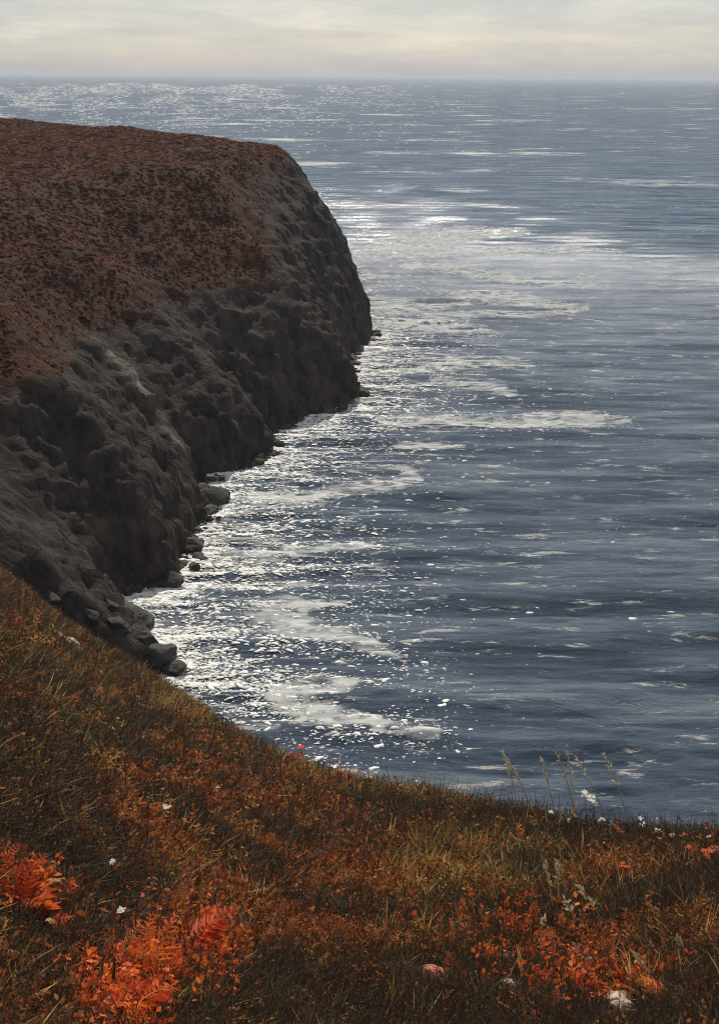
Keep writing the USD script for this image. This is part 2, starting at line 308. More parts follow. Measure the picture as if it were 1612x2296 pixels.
crag += (meshkit.fbm(P3 * 0.9, 4, 93) - 0.5) * 1.0
P3 = P3 + NRM * (crag * steep)[..., None] + np.stack([0 * Z, 0 * Z, (1 - steep) * (noise2(X, Y, 0.8, 17, 2) * 0.5)], -1)
VEG = np.clip((gaussian_filter(NRM[..., 2], 5) - 0.60) / 0.26, 0, 1) * np.clip((Z - 15) / 9, 0, 1)
def headland_z(x, y):
    return map_coordinates(Z, [(np.asarray(x) + 170) / GS, (np.asarray(y) - 60) / GS], order=1, mode='nearest')
F = grid_faces(*X.shape)[:, ::-1]
F = F[(Z.ravel()[F] > -6).any(1)]
head = obj('headland', compact(P3.reshape(-1, 3), F), 'headland', smooth=True)
primvar(head, 'veg', VEG.ravel()[KEPT])
primvar(head, 'bare', (0.9 * spur ** 3 * np.clip(noise2(X, Y, 0.5, 72) * 3 + 0.6, 0, 1)).ravel()[KEPT])
tag(head, 'dark heather covered headland with steep shaded cliffs above the cove', kind='structure')

# ---------------------------------------------------------------- foreground hillside
H0 = 2.4
rim_px = [(-900, 800, 105), (-400, 1010, 92), (0, 1262, 72), (150, 1385, 62), (290, 1478, 52), (360, 1520, 47), (430, 1562, 42), (530, 1625, 36), (640, 1685, 31), (740, 1722, 28), (830, 1745, 25.5),
          (960, 1765, 23), (1090, 1795, 20.5), (1180, 1808, 19), (1300, 1835, 17), (1450, 1852, 15.5), (1612, 1862, 14), (2000, 1880, 12), (2500, 1900, 10.5)]
raz, rR, rT = [], [], []
for u, v, R in rim_px:
    v += 0.176 * min(max(R / 7.0, 0.8), 2.6) ** 0.75 * FPX / R       # the plants stand on top
    d = ray(u, v); raz.append(math.atan2(d[0], d[1])); rR.append(R); rT.append(-d[2] / math.hypot(d[0], d[1]))
from scipy.interpolate import PchipInterpolator
fR, fT = PchipInterpolator(raz, rR), PchipInterpolator(raz, rT)

def hill_z(x, y):
    x, y = np.asarray(x, float), np.asarray(y, float)
    az, r = np.clip(np.arctan2(x, y), raz[0], raz[-1]), np.hypot(x, y)
    R, t = fR(az), fT(az)
    s = (R * t - H0) / R
    over = np.maximum(r - R, 0)
    z = EYE[2] - H0 - s * r - np.where(over > 0, 0.55 * over * np.clip(over / 2.5, 0, 1) + 0.25 * over, 0)
    amp = np.clip(r / 25, 0.12, 1.0) * np.clip((r - 2) / 3, 0, 1)
    return z + amp * (noise2(x, y, 0.16, 41) * 1.1 + noise2(x, y, 0.7, 42, 3) * 0.35)

az = np.concatenate([np.linspace(-2.2, -0.45, 80, endpoint=False), np.linspace(-0.45, 0.45, 420, endpoint=False), np.linspace(0.45, 2.2, 80)])
rr = np.concatenate([np.linspace(0.05, 2.0, 8, endpoint=False), np.geomspace(2.0, 150, 330)])
A, Rr = np.meshgrid(az, rr, indexing='ij')
HX, HY = Rr * np.sin(A), Rr * np.cos(A)
HZ = np.maximum(hill_z(HX, HY), -4)
F = grid_faces(*HX.shape)
F = F[(HZ.ravel()[F] > -3.9).any(1)]
tag(obj('hillside', compact(np.stack([HX, HY, HZ], -1).reshape(-1, 3), F[:, ::-1]), 'soil', smooth=True), 'dark moorland slope falling to the sea in the foreground', kind='structure')

def on_hill(u, v):                                  # where the ray through a point of the photograph meets the slope
    d = ray(u, v)
    t = np.linspace(2, 140, 6000)
    p = EYE + d * t[:, None]
    below = p[:, 2] < hill_z(p[:, 0], p[:, 1])
    return p[np.argmax(below)] if below.any() else None

def on_headland(u, v):
    d = ray(u, v)
    t = np.linspace(70, 420, 6000)
    p = EYE + d * t[:, None]
    below = p[:, 2] < headland_z(p[:, 0], p[:, 1])
    return p[np.argmax(below)]

# ---------------------------------------------------------------- the sea
wl = np.geomspace(1.2, 12, 44)
wdir = -math.pi / 2 + 0.10 + RNG.normal(0, 0.22, len(wl))
wph = RNG.uniform(0, 6.28, len(wl))
wam = 0.0125 * wl ** 0.8
def wave_z(x, y, spacing=0.0):
    z = np.zeros_like(np.asarray(x, float))
    for L, a, p, m in zip(wl, wdir, wph, wam):
        k = 2 * math.pi / L
        fade = np.clip(L / (3.0 * np.maximum(spacing, 1e-6)) - 0.7, 0, 1)
        s = np.sin(k * (x * math.cos(a) + y * math.sin(a)) + p)
        z += m * fade * (s - 0.35 * np.abs(np.sin(0.5 * (k * (x * math.cos(a) + y * math.sin(a)) + p))) + 0.2)
    return z

az = np.concatenate([np.linspace(-1.5, -0.42, 40, endpoint=False), np.linspace(-0.42, 0.42, 640, endpoint=False), np.linspace(0.42, 1.5, 41)])
rr = np.concatenate([np.linspace(20, 60, 12, endpoint=False), np.geomspace(60, 700, 640, endpoint=False), np.geomspace(700, 60000, 150)])
A, Rr = np.meshgrid(az, rr, indexing='ij')
SX, SY = Rr * np.sin(A), Rr * np.cos(A)
SZ = wave_z(SX, SY, Rr * np.where(np.abs(A) < 0.42, 0.0038, 0.03))
SZ[Rr > 3000] = 0
F = grid_faces(*SX.shape)
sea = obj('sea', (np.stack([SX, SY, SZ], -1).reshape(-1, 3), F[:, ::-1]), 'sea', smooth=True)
sd = COAST_TREE.query(np.stack([SX.ravel(), SY.ravel()], 1))[0]
shore = 0.6 * np.exp(-sd / 9.0) + 0.4 * np.exp(-sd / 55.0)
primvar(sea, 'shore', shore)
tag(sea, 'slate blue sea with glittering chop', kind='structure')

# ---------------------------------------------------------------- drifting foam
STREAKS = []
def streak(pts, label):
    """pts: (u, v, half width in photograph px across) along the middle line of the streak, laid on the water."""
    pts = np.array(pts, float)
    c = np.array([on_sea(u, v)[:2] for u, v, w in pts])
    wpx = np.array([np.hypot(*(on_sea(u, v - w)[:2] - on_sea(u, v + w)[:2])) / 2 for u, v, w in pts])
    t = np.concatenate([[0], np.cumsum(np.hypot(*np.diff(c, axis=0).T))]); t /= t[-1]
    s = np.linspace(0, 1, 90)
    px, py, w = PchipInterpolator(t, c[:, 0])(s), PchipInterpolator(t, c[:, 1])(s), np.maximum(PchipInterpolator(t, wpx)(s), 0.05)
    w = w * 1.5
    tx, ty = np.gradient(px), np.gradient(py); l = np.hypot(tx, ty); nx, ny = -ty / l, tx / l
    q = np.linspace(-1, 1, 15)
    SX_, SY_ = px[:, None] + nx[:, None] * w[:, None] * q, py[:, None] + ny[:, None] * w[:, None] * q
    zz = wave_z(SX_, SY_) + 0.06
    STREAKS.append((px, py, w))
    m = obj('foam_streak', (np.stack([SX_, SY_, zz], -1).reshape(-1, 3), grid_faces(*SX_.shape)), 'streak_foam', smooth=True)
    e = (1 - q[None, :] ** 2) * np.clip(np.minimum(s, 1 - s) / 0.07, 0, 1)[:, None] ** 0.5
    primvar(m, 'edge', e.ravel())
    tag(m, label, 'sea foam')

streak([(850, 570, 14), (930, 545, 10), (1060, 520, 12), (1190, 522, 4)], 'hazy foam patch spreading from the headland tip, farthest of the foam streaks')
streak([(870, 578, 5), (1040, 566, 6), (1200, 560, 6), (1395, 563, 3)], 'thin flat foam streak just above the long slanting one')
streak([(880, 594, 4), (1000, 602, 8), (1130, 622, 8), (1250, 634, 6), (1355, 640, 3)], 'long thin foam streak slanting right from beside the headland tip')
streak([(1000, 668, 5), (1095, 662, 12), (1180, 678, 9), (1320, 690, 4)], 'brightest foam streak with a thick white left head, midway along the headland')
streak([(840, 665, 16), (870, 690, 10), (960, 688, 6), (1060, 676, 3)], 'white surf patch tight against the headland tip')
streak([(850, 735, 8), (930, 725, 14), (1010, 735, 12), (1120, 750, 4)], 'broad tongue of foam below the brightest streak')
streak([(960, 712, 5), (1090, 702, 7), (1200, 706, 5), (1300, 698, 3)], 'faint foam streak between the brightest streak and the broad tongue')
streak([(850, 832, 5), (960, 826, 8), (1050, 810, 10), (1200, 822, 3)], 'foam streak level with the rocky foot of the headland')
streak([(960, 850, 6), (1040, 860, 9), (1100, 870, 8), (1160, 884, 2)], 'short foam streak slanting right below the headland foot')
streak([(840, 955, 6), (960, 942, 13), (1120, 948, 10), (1300, 938, 14), (1415, 946, 3)], 'longest foam streak in the bay with a blunt right end')
streak([(860, 1008, 4), (950, 1000, 8), (1045, 1002, 3)], 'small separate foam streak under the longest one')
streak([(540, 1112, 10), (660, 1118, 14), (790, 1096, 10), (900, 1082, 8), (925, 1066, 6), (850, 1048, 4)], 'hooked foam streak curling back on itself at the cove mouth')
streak([(500, 1245, 6), (620, 1240, 13), (740, 1230, 8), (870, 1224, 3)], 'level foam streak across the middle of the cove')
streak([(545, 1374, 6), (610, 1366, 18), (690, 1358, 10), (780, 1352, 3)], 'upper arm of the foam chevron in the near cove')
streak([(560, 1380, 10), (640, 1394, 18), (740, 1420, 14), (850, 1456, 10), (905, 1472, 5)], 'lower arm of the foam chevron, sweeping right to a bright tip')
streak([(590, 1568, 8), (650, 1556, 22), (730, 1544, 16), (810, 1530, 5)], 'upper arm of the foam patch just beyond the near cliff edge')
streak([(610, 1575, 10), (690, 1590, 24), (800, 1612, 16), (900, 1636, 10), (1000, 1648, 4)], 'lower arm of the foam patch nearest to the viewer')

# white flecks: small clots of surf and stand-ins for sun glitter, thick against the rocks and thinning out to sea
def blob(seed):
    r = np.random.default_rng(seed)
    n = 9
    a = np.linspace(0, 2 * math.pi, n, endpoint=False)
    rad = 0.5 * (0.65 + 0.5 * r.random(n))
    lo = np.stack([rad * np.cos(a) * 1.4, rad * np.sin(a), np.full(n, -0.05)], 1)
    hi = lo * [0.6, 0.6, 0] + [0, 0, 0.12]
    v = np.vstack([lo, hi, [[0, 0, 0.15]]])
    f = []
    for i in range(n):
        j = (i + 1) % n
        f += [(i, j, n + j), (i, n + j, n + i), (n + i, n + j, 2 * n)]
    return v, np.array(f)

def instancer(name, protos, pos, which, scale, yaw, label, tilt=None, cat=None):
    path = '/World/' + numbered(name)
    pi = UsdGeom.PointInstancer.Define(stage, path)
    rel = pi.CreatePrototypesRel()
    for i, (mesh, mname, smooth) in enumerate(protos):
        m = usdkit.mesh(stage, f'{path}/piece_{i:03d}' if i else f'{path}/piece', mesh, '/World/Looks/' + mname, smooth=smooth)
        rel.AddTarget(m.GetPath())
    pi.CreateProtoIndicesAttr(Vt.IntArray.FromNumpy(np.asarray(which, np.int32)))
    pi.CreatePositionsAttr(Vt.Vec3fArray.FromNumpy(np.asarray(pos, np.float32)))
    sc = np.asarray(scale, np.float32)
    pi.CreateScalesAttr(Vt.Vec3fArray.FromNumpy(sc if sc.ndim == 2 else np.repeat(sc[:, None], 3, 1)))
    h = np.asarray(yaw) / 2
    q = np.stack([np.zeros_like(h), np.zeros_like(h), np.sin(h), np.cos(h)], 1)        # xyzw
    if tilt is not None:                                                               # lean about x then yaw
        tx, ty = tilt[0] / 2, tilt[1] / 2
        qx = np.stack([np.sin(tx), 0 * tx, 0 * tx, np.cos(tx)], 1); qy = np.stack([0 * ty, np.sin(ty), 0 * ty, np.cos(ty)], 1)
        def mul(a, b):
            ax, ay, az_, aw = a.T; bx, by, bz, bw = b.T
            return np.stack([aw * bx + ax * bw + ay * bz - az_ * by, aw * by - ax * bz + ay * bw + az_ * bx, aw * bz + ax * by - ay * bx + az_ * bw, aw * bw - ax * bx - ay * by - az_ * bz], 1)
        q = mul(qx, mul(qy, q))
    pi.CreateOrientationsAttr(Vt.QuathArray([Gf.Quath(float(w), float(x), float(y), float(z)) for x, y, z, w in q]))
    tag(pi, label, cat, kind='stuff')
    return pi

def scatter_flecks():
    P, S = [], []
    vis = coast[(coast[:, 1] > 90) & (coast[:, 1] < tip[1] + 3) & (coast[:, 0] > -60)]
    n = 80000
    base = vis[RNG.integers(0, len(vis), n)]
    off = RNG.exponential(9.0, n); ang = RNG.uniform(0, 2 * math.pi, n)
    x, y = base[:, 0] + off * np.cos(ang), base[:, 1] + off * np.sin(ang)
    keep = ~contains_xy(LAND.buffer(-0.3), x, y)
    clump = noise2(x * 0.5, y, 0.35, 77, 4) > RNG.uniform(-0.12, 0.08, n)
    keep &= clump
    P.append(np.stack([x, y], 1)[keep]); S.append((RNG.lognormal(-1.4, 0.6, n))[keep])
    # wash breaking right at the rocks
    n = 14000
    base = vis[RNG.integers(0, len(vis), n)]
    off = RNG.exponential(1.8, n) + 0.2; ang = RNG.uniform(0, 2 * math.pi, n)
    x, y = base[:, 0] + off * np.cos(ang), base[:, 1] + off * np.sin(ang)
    keep = ~contains_xy(LAND.buffer(-0.6), x, y) & (noise2(x, y, 0.12, 84, 3) > -0.12)
    P.append(np.stack([x, y], 1)[keep]); S.append(RNG.lognormal(-1.2, 0.5, n)[keep])
    # the wide cove below the headland, its sun glitter laid on as white flecks
    n = 95000
    u, v = RNG.uniform(300, 1080, n), RNG.uniform(930, 1760, n)
    g = np.array([on_sea(a, b)[:2] for a, b in zip(u, v)])
    dd = COAST_TREE.query(g)[0]
    keep = (RNG.random(n) < np.exp(-dd / 19.0) * 1.4 * np.clip((1080 - u) / 450, 0, 1)) & ~contains_xy(LAND, g[:, 0], g[:, 1]) & (noise2(g[:, 0] * 0.4, g[:, 1], 0.3, 78, 4) > RNG.uniform(-0.1, 0.14, n))
    P.append(g[keep]); S.append((RNG.lognormal(-1.75, 0.6, n) * np.exp(-dd / 80))[keep])
    # white water off the headland tip
    n = 9000
    u, v = 800 + RNG.exponential(70.0, n), RNG.uniform(500, 920, n)
    g = np.array([on_sea(a, b)[:2] for a, b in zip(u, v)])
    keep = (noise2(g[:, 0] * 0.4, g[:, 1], 0.18, 81, 4) > RNG.uniform(-0.1, 0.12, n)) & ~contains_xy(LAND, g[:, 0], g[:, 1])
    P.append(g[keep]); S.append(RNG.lognormal(-1.0, 0.5, n)[keep])
    # flecks riding on the streaks
    for px, py, w in STREAKS:
        n = int(25 + 4 * np.hypot(px[-1] - px[0], py[-1] - py[0]) * w.mean())
        i = RNG.integers(0, len(px), n)
        P.append(np.stack([px[i] + RNG.normal(0, 0.7, n), py[i] + w[i] * RNG.normal(0, 0.7, n)], 1)); S.append(RNG.lognormal(-1.7, 0.45, n))
    # sun glitter towards the horizon, imitated by white flecks shaped as whitecaps, most of them below the sun
    n = 34000
    u, v = RNG.normal(260, 360, n), 168 + RNG.exponential(45, n)
    g = np.array([on_sea(a, b)[:2] for a, b in zip(u, v)])
    far = np.hypot(g[:, 0], g[:, 1])
    keep = (noise2(u * 0.02, v * 0.08, 1.0, 83, 3) > RNG.uniform(-0.1, 0.12, n)) & ~contains_xy(LAND, g[:, 0], g[:, 1]) & (v < 420) & (far > 300) & (far < 8000)
    P.append(g[keep]); S.append((far * 0.0012 * RNG.lognormal(0, 0.4, n))[keep])
    # open water
    n = 6000
    u, v = RNG.uniform(500, 1750, n), RNG.uniform(420, 1850, n)
    g = np.array([on_sea(a, b)[:2] for a, b in zip(u, v)])
    keep = (noise2(g[:, 0] * 0.2, g[:, 1], 0.08, 79, 4) > RNG.uniform(-0.02, 0.16, n)) & ~contains_xy(LAND, g[:, 0], g[:, 1])
    P.append(g[keep]); S.append(RNG.lognormal(-2.25, 0.45, n)[keep])
    return np.vstack(P), np.minimum(np.concatenate(S), np.maximum(0.7, np.hypot(*np.vstack(P).T) * 0.003))
P, S = scatter_flecks()
pz = np.where(np.hypot(P[:, 0], P[:, 1]) < 900, wave_z(P[:, 0], P[:, 1]), 0) + 0.02
instancer('foam_flecks', [(blob(i), 'fleck_foam_glint', False) for i in range(6)], np.column_stack([P, pz]), RNG.integers(0, 6, len(P)),
          np.stack([S * 1.3, S * 0.9, S * 0.6], 1), RNG.normal(0, 0.5, len(P)), 'white flecks of foam and painted sun glitter crowding the water along the cliff foot')

# ---------------------------------------------------------------- rocks
def boulder(size, seed, sub=4, cuts=15):
    r = np.random.default_rng(seed)
    v = trimesh.creation.icosphere(subdivisions=sub)
    d = v.vertices / np.linalg.norm(v.vertices, axis=1, keepdims=True)
    n = r.normal(0, 1, (cuts, 3)); n /= np.linalg.norm(n, axis=1, keepdims=True)
    h = r.uniform(0.62, 1.0, cuts)
    c = d @ n.T
    rad = np.where(c > 0.05, h / np.maximum(c, 0.05), 9).min(1)
    p = d * np.minimum(rad, 1.35)[:, None]
    p += d * ((meshkit.fbm(p * 2.4 + seed, 4, seed) - 0.5) * 0.28 + (meshkit.fbm(p * 7 + seed, 3, seed + 3) - 0.5) * 0.10)[:, None]
    return trimesh.Trimesh(p * np.asarray(size), v.faces, process=False)

def rock_at(u, v, size, seed, label, matname='sea_rock', sink=0.3, name='rock', where=None, cat='rock'):
    p = where if where is not None else on_sea(u, v)
    m = boulder(size, seed); m.apply_transform(trimesh.transformations.rotation_matrix(seed * 1.3, [0, 0, 1]))
    m.apply_translation(np.array(p) + [0, 0, size[2] * (1 - 2 * sink) * 0.5])
    tag(obj(name, m, matname, smooth=35), label, cat)

rock_at(352, 1488, (2.6, 2.0, 1.6), 1, 'dark wet rock in the surf just beyond the near cliff edge')
rock_at(318, 1458, (2.2, 2.4, 2.6), 2, 'tall dark rock against the cove corner, left of the surf')
rock_at(395, 1500, (1.7, 1.2, 0.8), 3, 'low dark rock awash right of the wet surf rock')
rock_at(300, 1392, (2.4, 1.8, 1.5), 4, 'grey rock at the inner corner of the cove')
rock_at(425, 1232, (1.5, 1.8, 1.0), 5, 'dark rock at the foot of the middle spur ringed by foam')
rock_at(450, 1148, (1.2, 1.5, 0.8), 6, 'dark rock at the outermost point of the near spur')
rock_at(800, 884, (3.4, 2.6, 1.6), 8, 'broad dark rock at the foot of the headland point')
r_ = np.random.default_rng(5)
rub = coast[(coast[:, 1] > 85) & (coast[:, 1] < tip[1] + 5) & (coast[:, 0] > -70)]
nr = 1500
rb = rub[r_.integers(0, len(rub), nr)][:, :2] + r_.normal(0, 1.1, (nr, 2))
instancer('rubble', [(boulder((1, 0.8, 0.6), 80 + i, 2, 12), 'sea_rock', False) for i in range(5)], np.column_stack([rb, np.full(nr, 0.1)]), r_.integers(0, 5, nr),
          r_.lognormal(-1.0, 0.55, nr), r_.uniform(0, 6.28, nr), 'dark broken rubble along the foot of the cliffs')

# ---------------------------------------------------------------- plants of the slope
def concat(ms):
    vs, fs, n = [], [], 0
    for v, f in ms:
        vs.append(np.asarray(v, float)); fs.append(np.asarray(f, int) + n); n += len(v)
    return np.vstack(vs), np.vstack(fs)

def blade(base, az_, lean, length, width, bend=0.6, n=4, r=None):
    """A curved grass blade: a tapering ribbon."""
    t = np.linspace(0, 1, n)
    ang = lean + bend * t
    d = np.array([math.cos(az_), math.sin(az_)])
    h = np.cumsum(np.concatenate([[0], np.sin(ang[1:]) * length / (n - 1)])); z = np.cumsum(np.concatenate([[0], np.cos(ang[1:]) * length / (n - 1)]))
    side = np.array([-d[1], d[0], 0.0])
    c = np.column_stack([base[0] + h * d[0], base[1] + h * d[1], base[2] + z])
    w = width * (1 - t ** 1.5) * 0.5 + 0.0004
    v = np.vstack([c - side * w[:, None], c + side * w[:, None]])
    f = [(i, i + 1, n + i + 1) for i in range(n - 1)] + [(i, n + i + 1, n + i) for i in range(n - 1)]
    return v, np.array(f)

def grass_tuft(seed, blades=26, length=0.32, width=0.008):
    r = np.random.default_rng(seed)
    return concat([blade((*r.normal(0, 0.06, 2), -0.03), r.uniform(0, 6.28), r.uniform(0.05, 0.6), length * r.uniform(0.5, 1.2), width * r.uniform(0.6, 1.3), r.uniform(0.3, 1.2)) for _ in range(blades)])

def leaflets(path, r, n, size):
    """Small folded leaves along a path."""
    out = []
    for _ in range(n):
        p = path[r.integers(1, len(path))]
        a, e = r.uniform(0, 6.28), r.uniform(-0.3, 1.1)
        d = np.array([math.cos(a) * math.cos(e), math.sin(a) * math.cos(e), math.sin(e)])
        s = np.cross(d, r.normal(0, 1, 3)); s /= np.linalg.norm(s) + 1e-9
        l = size * r.uniform(0.6, 1.4)
        out.append((np.array([p, p + d * l * 0.5 + s * l * 0.28, p + d * l, p + d * l * 0.5 - s * l * 0.28]), np.array([(0, 1, 2), (0, 2, 3)])))
    return out

def heather_tuft(seed, twigs=13, height=0.22, leaf=0.016, per=9):
    r = np.random.default_rng(seed); out = []
    for _ in range(twigs):
        a, lean = r.uniform(0, 6.28), r.uniform(0.0, 0.8)
        t = np.linspace(0, 1, 6)[:, None]
        l = height * r.uniform(0.6, 1.2)
        path = np.array([*r.normal(0, 0.05, 2), -0.03]) + t * l * np.array([math.cos(a) * math.sin(lean), math.sin(a) * math.sin(lean), math.cos(lean)])
        out.append(blade(path[0], a, lean, l, 0.005, 0.0, 3))
        out += leaflets(path, r, per, leaf)
    return concat(out)

def frond(seed, length=0.34, pairs=11, lean=0.6, az_=0.0, wide=0.38):
    """A bracken frond: an arching stem with tapering leaflets on both sides."""
    r = np.random.default_rng(seed)
    n = pairs + 3
    t = np.linspace(0, 1, n); ang = lean + r.uniform(0.6, 1.1) * t
    d = np.array([math.cos(az_), math.sin(az_), 0]); side = np.array([-d[1], d[0], 0])
    st = length / (n - 1)
    c = np.zeros((n, 3))
    for i in range(1, n): c[i] = c[i - 1] + st * (d * math.sin(ang[i]) + np.array([0, 0, math.cos(ang[i])]))
    w = 0.006 * (1 - t * 0.8)
    out = [(np.vstack([c - side * w[:, None], c + side * w[:, None]]), np.array([q for i in range(n - 1) for q in ((i, i + 1, n + i + 1), (i, n + i + 1, n + i))]))]
    for i in range(3, n):
        tang = c[i] - c[i - 1]; tang /= np.linalg.norm(tang); nrm = np.cross(tang, side)
        for sgn in (-1, 1):
            l = length * wide * (1 - ((i - 3) / (n - 3)) ** 1.2 * 0.85) * r.uniform(0.7, 1.15)
            dd = side * sgn * 0.9 + tang * 0.45 + nrm * r.uniform(-0.35, 0.25); dd /= np.linalg.norm(dd)
            wv = tang * l * 0.17
            p0, pm, p1 = c[i], c[i] + dd * l * 0.5 + nrm * 0.06 * l, c[i] + dd * l - nrm * l * r.uniform(0, 0.35)
            out.append((np.array([p0, pm - wv, p1, pm + wv]), np.array([(0, 1, 2), (0, 2, 3)])))
    return concat(out)

def frond_tuft(seed, k=3, **kw):
    r = np.random.default_rng(seed)
    return concat([frond(seed * 10 + i, az_=r.uniform(0, 6.28), lean=r.uniform(0.2, 0.9), **kw) for i in range(k)])

def leafy_tuft(seed, twigs=7, height=0.16, leaf=0.034, per=6):
    return heather_tuft(seed, twigs, height, leaf, per)

def at_hill(u, v):
    p = on_hill(u, v)
    while p is None or np.hypot(p[0], p[1]) > fR(np.clip(math.atan2(p[0], p[1]), raz[0], raz[-1])) + 1.5:
        v += 3
        p = on_hill(u, v)
    return np.array([p[0], p[1], float(hill_z(p[0], p[1]))]), float(np.hypot(p[0], p[1]))

STONES = [(1378, 2256, 30, 0.8, 'pale_stone', 31, 'rounded pale pinkish stone at the bottom right, head of a bone shaped pair', 1.1),
          (1405, 2270, 17, 0.7, 'pale_stone', 32, 'long pale pinkish stone beside the rounded one at the bottom right', 2.4),
          (972, 2200, 26, 0.7, 'red_stone', 33, 'smooth red stone low on the slope, right of the middle', 1.4),
          (1133, 2153, 18, 0.8, 'pale_stone', 34, 'small buff stone left of the grey ones', 1.2),
          (1288, 2148, 20, 0.7, 'grey_stone', 35, 'grey stone between the tall grass stalks', 1.4),
          (1211, 2136, 18, 0.7, 'grey_stone', 36, 'grey stone under the leftmost tall grass stalk', 1.2),
          (1327, 2174, 18, 0.7, 'grey_stone', 37, 'grey stone right of and below the one between the stalks', 1.2),
          (1145, 2222, 22, 0.6, 'pale_stone', 38, 'pinkish stone at the bottom, below the small buff one', 1.8)]
OPEN = []                                              # bare spots where stones lie: no plants on them or just before them
for u, v, px, *rest in STONES:
    p, r = at_hill(u, v)
    OPEN.append((p, 0.16))
    for q in (0.16, 0.32, 0.46): OPEN.append((p * [1 - q / r, 1 - q / r, 1], 0.15))
for u, v in ((128, 1428), (163, 1450)):
    p, r = at_hill(u, v); OPEN.append((p, 1.0)); OPEN.append((p * [1 - 0.9 / r, 1 - 0.9 / r, 1], 0.9))

# where plants grow: even over the slope as it is seen, so sizes grow a little with distance
def slope_points(n, rmin=2.2):
    a = RNG.uniform(-0.60, 0.70, n)
    R = fR(a)
    lo, hi = np.log(rmin), np.log(R + 5.0)
    r = np.exp(RNG.uniform(lo, hi))
    return a, r
N = 82000
a, r = slope_points(N)
px_, py_ = r * np.sin(a), r * np.cos(a)
pz_ = hill_z(px_, py_)
U, V = project(np.stack([px_, py_, pz_ + np.where(r < 12, 0.16, 0.3)], 1))
def patch(cs):
    return np.clip(sum(w * np.exp(-(((U - x) / rx) ** 2 + ((V - y) / ry) ** 2)) for x, y, rx, ry, w in cs), 0, 1)
n1 = noise2(px_, py_, 0.9, 61, 4) + 0.5
rust_w = patch([(300, 1800, 190, 120, .75), (650, 2000, 250, 160, .6), (230, 2180, 250, 130, .9), (430, 2110, 150, 90, 1), (60, 2010, 120, 90, .9), (1150, 2110, 240, 80, .9), (1300, 2190, 260, 90, .9), (1330, 1960, 200, 80, .45), (520, 1780, 200, 80, .5), (900, 2260, 300, 60, .5), (1520, 2220, 150, 90, .4), (700, 2200, 200, 100, .5)])
ochre_w = patch([(1150, 1930, 150, 60, 1.0), (1240, 1960, 140, 70, .8), (1000, 2120, 160, 70, .6), (1420, 2000, 70, 50, .7), (420, 1570, 80, 40, 1.0), (660, 1690, 70, 25, 1.0), (760, 1735, 120, 30, 1.2), (1000, 1775, 100, 25, 1.0), (1065, 1790, 40, 18, 2.0), (960, 2000, 150, 80, .4), (1480, 2240, 120, 60, .5), (480, 1900, 200, 80, .3), (950, 1930, 120, 60, .3)])  # the spots along the rim imitate its backlit glow
orange_w = patch([(225, 2235, 80, 55, 1.5), (330, 2180, 120, 60, .4), (600, 1650, 50, 16, .5), (690, 1700, 60, 22, .4), (790, 1740, 60, 20, .4), (300, 2110, 40, 80, .5), (440, 2110, 80, 60, .55), (40, 1985, 50, 50, .8), (1180, 2110, 120, 50, .2), (1320, 2190, 140, 50, .3)])  # orange spots on the rim are part of the painted glow
k = RNG.random(N)
kind = np.full(N, 0)                                           # 0 heather 1 dark grass 2 ochre grass 3 rust bracken 4 orange bracken
kind[k < 0.40] = 1
olive_w = 0.06 + 0.45 * patch([(150, 1480, 260, 150, 1.0), (420, 1600, 160, 60, 1.0), (900, 1790, 200, 40, .8), (1130, 1950, 160, 90, .8), (1000, 2150, 150, 60, .5), (200, 1640, 200, 100, .6), (560, 1680, 100, 50, .6)])
kind[(k > 0.45) & (k < 0.45 + 0.5 * olive_w)] = 5
k2 = RNG.random(N)
kind[k2 < 0.85 * (0.14 + ochre_w) * np.clip(n1 * 5 - 2.2, 0, 1) + 0.02] = 2
k3 = RNG.random(N)
kind[k3 < 0.9 * (0.32 + rust_w) * np.clip(n1 * 5.0 - 2.2, 0, 1) + 0.03] = 3
k4 = RNG.random(N)
kind[k4 < 0.8 * orange_w] = 4
rim_glow_w = patch([(410, 1556, 60, 25, 1.0), (480, 1600, 60, 18, .5), (660, 1690, 60, 22, .9), (740, 1728, 60, 22, .9), (820, 1748, 60, 20, .8), (960, 1768, 80, 18, .7), (1075, 1795, 50, 18, 1.2), (1350, 1845, 40, 12, .5)])  # ochre grass planted on the rim as its golden backlit glow
kind[RNG.random(N) < 0.6 * rim_glow_w] = 2
for p, q in OPEN:
    kind[np.hypot(px_ - p[0], py_ - p[1]) < q] = -1
size = np.clip(r / 7.0, 0.8, 2.6) ** 0.75
sets = [('heather', 'heather', [heather_tuft(i) for i in range(5)], 0, 'dark heather clothing the foreground slope'),
        ('moor_grass', 'dark_grass', [grass_tuft(i + 20) for i in range(4)], 1, 'olive brown moor grass growing through the heather'),
        ('dry_grass', 'ochre_grass', [grass_tuft(i + 40, blades=22, length=0.28, width=0.013) for i in range(3)] + [leafy_tuft(i + 44, twigs=8, height=0.22, leaf=0.026, per=6) for i in range(2)], 2, 'ochre dry grass on the slope, along the edge painting its golden rim glow'),
        ('bracken', 'rust', [leafy_tuft(i + 60, twigs=10, height=0.22, leaf=0.032, per=7) for i in range(4)] + [frond_tuft(i + 60, length=0.24, k=2) for i in range(2)], 3, 'rust brown leaves of bracken and bilberry scattered over the slope'),
        ('bilberry', 'olive', [leafy_tuft(i + 100, twigs=10, height=0.22, leaf=0.026, per=7) for i in range(3)], 5, 'olive green bilberry low among the heather'),
        ('bright_bracken', 'orange', [leafy_tuft(i + 80, twigs=9, height=0.24, leaf=0.045) for i in range(3)] + [frond_tuft(i + 80, length=0.24, k=2) for i in range(3)], 4, 'low orange bracken in the lower left of the slope')]
